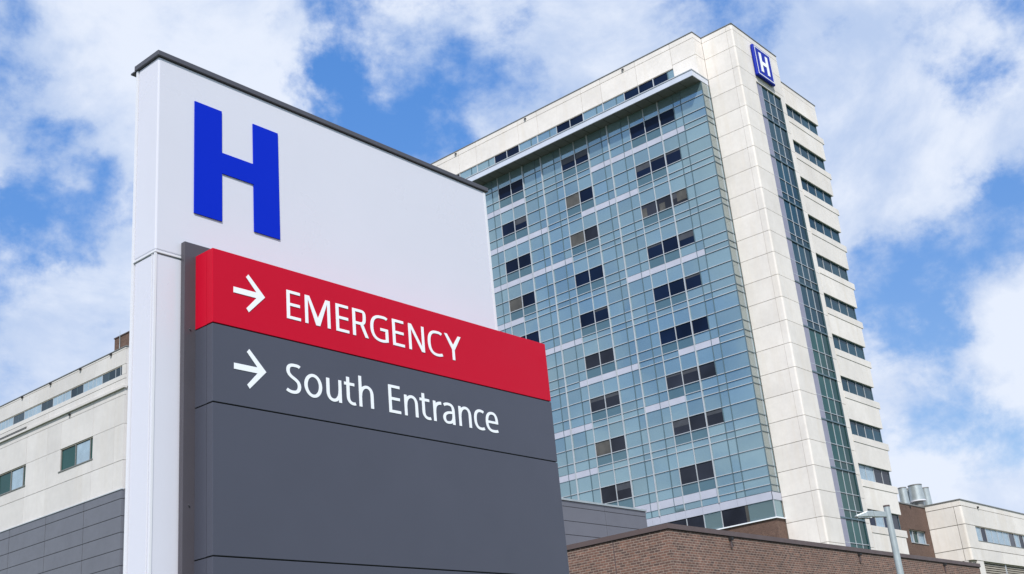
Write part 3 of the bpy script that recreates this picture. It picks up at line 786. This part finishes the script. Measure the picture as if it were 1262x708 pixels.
def glyph_polys(ch, W, top):
    w, t = SW, ST; h = w/2; k = t/2
    bx = lambda x0, x1, y0, y1: [[(x0,y0),(x1,y0),(x1,y1),(x0,y1)]]
    m = 0.55
    if ch == 'E': return [bx(0, w, 0, 1), bx(w, W, 0, t), bx(w, W*0.95, 0.46, 0.46+t), bx(w, W*0.97, 1-t, 1)]
    if ch == 'M': return [[[(0,0),(w*.95,0),(w*.95,1),(0,1)]], [[(W-w*.95,0),(W,0),(W,1),(W-w*.95,1)]],
                          [[(W/2-.085,0),(W/2+.002,0),(W/2+.002,.26),(w*1.45,1),(w*.6,1)]], [[(W/2-.002,0),(W/2+.085,0),(W-w*.6,1),(W-w*1.45,1),(W/2-.002,.26)]]]
    if ch == 'N': return [bx(0, w*.95, 0, 1), bx(W-w*.95, W, 0, 1), [[(0,1),(W-w*1.2,0),(W,0),(w*1.15,1)]]]
    if ch == 'Y': return [bx(W/2-h, W/2+h, 0, .46), [[(W/2-h,.40),(W/2+h*.5,.40),(W/2+h*.9,.52),(w*1.18,1),(0,1)]], [[(W/2+h,.40),(W,1),(W-w*1.18,1),(W/2-h*.9,.52),(W/2-h*.5,.40)]]]
    if ch == 'R':
        r = W*.86-h
        return [bx(0, w, 0, 1), ribbon(bez((h,1-k),(.3*W,1-k),(.4*W,1-k),(.45*W,1-k),(.75*W,1-k),(r,.93),(r,.74),(r,.55),(.72*W,.43+k),(.45*W,.43+k),(.4*W,.43+k),(.3*W,.43+k),(h,.43+k))),
                [[(W-w*1.12,0),(W,0),(W*.66,.50),(W*.44,.50)]]]
    if ch in 'GC':
        e = (W-0.02, .90) if ch == 'C' else (W-0.04, .905)
        p = bez(e,(.86*W,.965),(.74*W,1-k),(.60*W,1-k),(.26*W,1-k),(h,.80),(h,.5),(h,.20),(.26*W,k),(.62*W,k),(.76*W,k),(.88*W,.075),(W-.02,.10))
        g = [ribbon(p)]
        if ch == 'G': g += [bx(W-w, W, .045, .53), bx(.56*W, W-w, .53-t, .53)]
        return g
    if ch == 'S':
        return [ribbon(bez((W*.93,.905),(.82*W,.955),(.70*W,1-k),(.55*W,1-k),(.25*W,1-k),(h+.01,.89),(h+.01,.745),(h+.01,.50),(W-h,.53),(W-h,.27),(W-h,.12),(.72*W,k),(.44*W,k),(.30*W,k),(.15*W,.07),(.03*W,.115)), w=w*1.0)]
    if ch == 'o': return [ribbon([(W/2+(W/2-h)*math.cos(q*math.pi/24), top/2+(top/2-k)*math.sin(q*math.pi/24)) for q in range(48)], True)]
    if ch == 'u': return [bx(W-w*.95, W, 0, top), ribbon(bez((h,top),(h,.6),(h,.5),(h,.33),(h,.14),(.22*W+h*.3,k),(.46*W,k),(.66*W,k),(W-h,.16),(W-h,.40)))]
    if ch in 'nh':
        x = .77
        return [bx(0, w*.95, 0, top if ch == 'h' else x-.02), ribbon(bez((W-h,0),(W-h,.2),(W-h,.3),(W-h,.44),(W-h,.62),(W*.78-h*.3,x-k),(.54*W,x-k),(.34*W,x-k),(h,.60),(h,.38)))]
    if ch == 'r': return [bx(0, w*.98, 0, .755), ribbon(bez((h,.34),(h,.60),(.45*W,.70),(W,.705)), h=t*1.1)]
    if ch == 't':
        x = .34*W+.0
        return [bx(0, W*.93, .77-t, .77), ribbon(bez((x,top),(x,.7),(x,.5),(x,.28),(x,.10),(.60*W,k),(W*.80,k),(W*.88,k),(W*.95,k+.008),(W,k+.018)))]
    if ch == 'c':
        return [ribbon(bez((W-.02,.70),(.88*W,.73),(.76*W,top-k),(.64*W,top-k),(.26*W,top-k),(h,.60),(h,.385),(h,.17),(.28*W,k),(.66*W,k),(.78*W,k),(.90*W,.065),(W-.01,.085)))]
    if ch == 'e':
        return [ribbon(bez((W-.035,.085),(.86*W,.06),(.72*W,k),(.58*W,k),(.24*W,k),(h,.17),(h,.385),(h,.62),(.26*W,top-k),(.53*W,top-k),(.82*W,top-k),(W-h,.60),(W-h,.37))), bx(h*1.2, W-.004, .345, .345+t*.92)]
    if ch == 'a':
        return [ribbon(bez((.10*W,.685),(.22*W,.73),(.34*W,top-k),(.46*W,top-k),(.80*W,top-k),(W-h,.66),(W-h,.46),(W-h,.3),(W-h,.2),(W-h,0))),
                ribbon(bez((W-h,.44),(.50*W,.455),(h,.40),(h,.215),(h,.10),(.22*W,k),(.38*W,k),(.62*W,k),(W-h*1.1,.10),(W-h,.30)), h=t*.92)]
def glyph(ch, x0, x1, z0, z1, parent, capz):
    W = (x1-x0)/capz; b = MB(); top = (z1-z0)/capz
    for n, part in enumerate(glyph_polys(ch, W, top)):
        y = YP-0.0028-0.0002*n
        for poly in part:
            pts = [(x0+p[0]*capz, z0+p[1]*capz) for p in poly]
            b.prismy(pts, y, YP-0.0005, 'stext')
    return b.build('letter', parent)
K0, K1 = 0.4964, 0.4624
row1 = [('E',.7971,.8170),('M',.8235,.8609),('E',.8697,.8896),('R',.8956,.9202),('G',.9241,.9531),('E',.9607,.9805),('N',.9883,1.0156),('C',1.0221,1.0482),('Y',1.0530,1.0841)]
for ch, a, c in row1:
    e = 0.0005 if ch in 'GC' else 0
    glyph(ch, a*Y0, c*Y0, (K1-e)*Y0+1.6, (K0+e)*Y0+1.6, pr, (K0-K1)*Y0)
B0, XH = 0.3760, 0.4025
row2 = [('S',.7941,.8145,.3757,.4114),('o',.8193,.8448,.3756,.4030),('u',.8512,.8737,.3756,.4023),('t',.8780,.8948,.3756,.4085),('h',.9005,.9232,.3760,.4130),
        ('E',.9479,.9672,.3760,.4104),('n',.9737,.9965,.3760,.4030),('t',1.0002,1.0182,.3756,.4085),('r',1.0235,1.0381,.3760,.4030),('a',1.0404,1.0618,.3756,.4030),
        ('n',1.0693,1.0924,.3760,.4030),('c',1.0980,1.1172,.3756,.4030),('e',1.1203,1.1443,.3756,.4030)]
for ch, a, c, z0, z1 in row2: glyph(ch, a*Y0, c*Y0, z0*Y0+1.6, z1*Y0+1.6, pg, 0.0344*Y0)
def arrow(dz, parent):
    h = 0.0033; A = lambda x, z: (x*Y0, (z+dz)*Y0+1.6)
    c = 0.4798
    pts = [(.7248,c-h),(.7553,c-h),(.7415,.4616),(.7447,.4578),(.7669,c),(.7447,.5018),(.7415,.4980),(.7553,c+h),(.7248,c+h)]
    b = MB(); b.prismy([A(*q) for q in pts], YP-0.003, YP-0.0005, 'stext'); b.build('arrow', parent)
arrow(0, pr); arrow(0.3938-0.4798, pg)

# ------------------------------------------------------------------ camera
a, be, ro = rad(38.68), rad(21.125), rad(-5.665)
fw = Vector((math.cos(be)*math.cos(a), math.cos(be)*math.sin(a), math.sin(be)))
rt = Vector((math.sin(a), -math.cos(a), 0)); up = rt.cross(fw)
r2 = rt*math.cos(ro) + up*math.sin(ro); u2 = -rt*math.sin(ro) + up*math.cos(ro)
cam = bpy.data.cameras.new('camera'); co = bpy.data.objects.new('camera', cam); COL.objects.link(co)
co.matrix_world = Matrix(((r2.x, u2.x, -fw.x, 0), (r2.y, u2.y, -fw.y, 0), (r2.z, u2.z, -fw.z, 1.6), (0,0,0,1)))
cam.sensor_width = 36; cam.lens = 1448/1262*36; cam.clip_end = 5000; cam.clip_start = 0.05
sc.camera = co
F = 1448.0
def dirpx(x, y):
    return (r2*(x-631) - u2*(y-354) + fw*F).normalized()

# ------------------------------------------------------------------ light and sky
SUN_EL = rad(47)
saz = Vector((-0.745, -0.665, 0)).normalized()
sv = saz*math.cos(SUN_EL) + Vector((0,0,math.sin(SUN_EL)))
sl = bpy.data.lights.new('sun', 'SUN'); sl.energy = 4.0; sl.angle = rad(2.0); sl.color = (1.0, 0.955, 0.90)
so = bpy.data.objects.new('sun', sl); COL.objects.link(so); so.rotation_euler = sv.to_track_quat('Z', 'Y').to_euler(); so.location = (0, 0, 80)
w = bpy.data.worlds.new('World'); sc.world = w; w.use_nodes = True
nt = w.node_tree; nt.nodes.clear()
out = N(nt, 'ShaderNodeOutputWorld'); bg = N(nt, 'ShaderNodeBackground'); bg.inputs[1].default_value = 0.10
nt.links.new(bg.outputs[0], out.inputs[0])
sky = N(nt, 'ShaderNodeTexSky'); sky.sky_type = 'NISHITA'; sky.sun_disc = False
sky.sun_elevation = SUN_EL; sky.sun_rotation = math.atan2(saz.x, saz.y); sky.air_density = 1.0; sky.dust_density = 0.6; sky.ozone_density = 2.0
tc = N(nt, 'ShaderNodeTexCoord'); D = tc.outputs['Generated']
sz = N(nt, 'ShaderNodeSeparateXYZ'); nt.links.new(D, sz.inputs[0])
# ragged warp of the direction
wn = N(nt, 'ShaderNodeTexNoise'); setin(wn, Scale=4.0, Detail=9, Roughness=0.62); nt.links.new(D, wn.inputs['Vector'])
vs = N(nt, 'ShaderNodeVectorMath', operation='SUBTRACT'); nt.links.new(wn.outputs['Color'], vs.inputs[0]); vs.inputs[1].default_value = (0.5,0.5,0.5)
vm = N(nt, 'ShaderNodeVectorMath', operation='SCALE'); nt.links.new(vs.outputs[0], vm.inputs[0]); vm.inputs['Scale'].default_value = 0.22
va = N(nt, 'ShaderNodeVectorMath', operation='ADD'); nt.links.new(D, va.inputs[0]); nt.links.new(vm.outputs[0], va.inputs[1])
vn = N(nt, 'ShaderNodeVectorMath', operation='NORMALIZE'); nt.links.new(va.outputs[0], vn.inputs[0]); WD = vn.outputs[0]
BL = [ # pixel of the photograph turned into a direction of the sky, radius in degrees, weight (+ cloud, - clear)
 (495, 75, 4.4, -1.0), (440, 30, 2.6, -0.4), (545, 35, 2.4, -0.35), (1120, 345, 2.6, -0.5), (450, 125, 2.6, -0.5), (400, 100, 2, -.3), (130, 225, 2.8, -1.0), (20, 175, 3.0, -0.7), (15, 20, 2.6, -0.8), (150, 270, 2.0, -0.6), (10, 290, 2.4, -0.7), (60,110,2.2,-0.35),
 (880, 10, 3.4, -1.2), (1080, 350, 2.6, -1.0), (1150, 315, 3.2, -1.15), (1215, 285, 2.4, -0.6), (1250, 260, 2.5, -0.7), (1230, 20, 3.0, -0.8), (1110, 490, 3.0, -0.9), (1225, 490, 3.6, -1.0), (1180, 405, 2.6, .55), (1180, 600, 3, .2), (690, 90, 2.2, -0.5), (30,420,3,-0.35),
 (270, 60, 7, 0.45), (100, 60, 6, 0.5), (90, 130, 4, .4), (60, 350, 6, 0.5), (640, 130, 6, 0.8), (540, 30, 2.5, 0.3), (1080, 130, 8, 0.7), (1180, 390, 5, 0.9), (1060,260,3,.5), (1130, 590, 5, 0.2), (790,30,3,.4), (1250,330,3,.5)]
tot = None
for x, y, r, wt in BL:
    dp = N(nt, 'ShaderNodeVectorMath', operation='DOT_PRODUCT'); nt.links.new(WD, dp.inputs[0]); dp.inputs[1].default_value = dirpx(x, y)
    v = mapr(nt, dp.outputs['Value'], math.cos(rad(r*1.6)), 1.0, 0.0, wt, True)
    tot = v if tot is None else math_n(nt, 'ADD', tot, v)
mp = N(nt, 'ShaderNodeMapping'); mp.inputs['Scale'].default_value = (1, 1, 1.35); nt.links.new(D, mp.inputs[0])
n1 = noise(nt, mp.outputs[0], 7.0, 12, 0.60, 0.15)
n2 = noise(nt, mp.outputs[0], 19.0, 12, 0.62, 0.15)
dens = math_n(nt, 'ADD', math_n(nt, 'MULTIPLY_ADD', math_n(nt, 'SUBTRACT', n1, 0.5), 5.0, 0.75), tot)
dens = math_n(nt, 'ADD', dens, math_n(nt, 'MULTIPLY', math_n(nt, 'SUBTRACT', n2, 0.5), 2.1))
mask = mapr(nt, dens, -0.35, 1.05, 0.0, 1.0, True)
mask = math_n(nt, 'MULTIPLY', mask, 0.97)
shade = mapr(nt, math_n(nt, 'ADD', noise(nt, mp.outputs[0], 5.5, 9, 0.6, 0.4), math_n(nt, 'MULTIPLY', dens, 0.07)), 0.42, 0.72, 0, 1, True)
shade = math_n(nt, 'ADD', shade, mapr(nt, sz.outputs[2], 0.45, 0.12, 0, 0.5, True), clamp=True)
cloud = mixc(nt, shade, (4.1, 5.1, 7.1), (6.7, 7.2, 8.2))
tint = mixc(nt, mapr(nt, sz.outputs[2], 0.12, 0.65, 0, 1, True), (0.92, 0.98, 1.10), (0.80, 1.42, 2.02))
skyc = mixc(nt, 1.0, sky.outputs[0], tint, 'MULTIPLY')
nt.links.new(mixc(nt, mask, skyc, cloud), bg.inputs[0])

vs_ = sc.view_settings
sc.display_settings.display_device = 'sRGB'
vs_.view_transform = 'Standard'; vs_.look = 'None'; vs_.gamma = 1.0; vs_.exposure = 0.3; vs_.use_curve_mapping = False
sc.render.engine = 'CYCLES'
sc.cycles.max_bounces = 6; sc.cycles.use_denoising = True
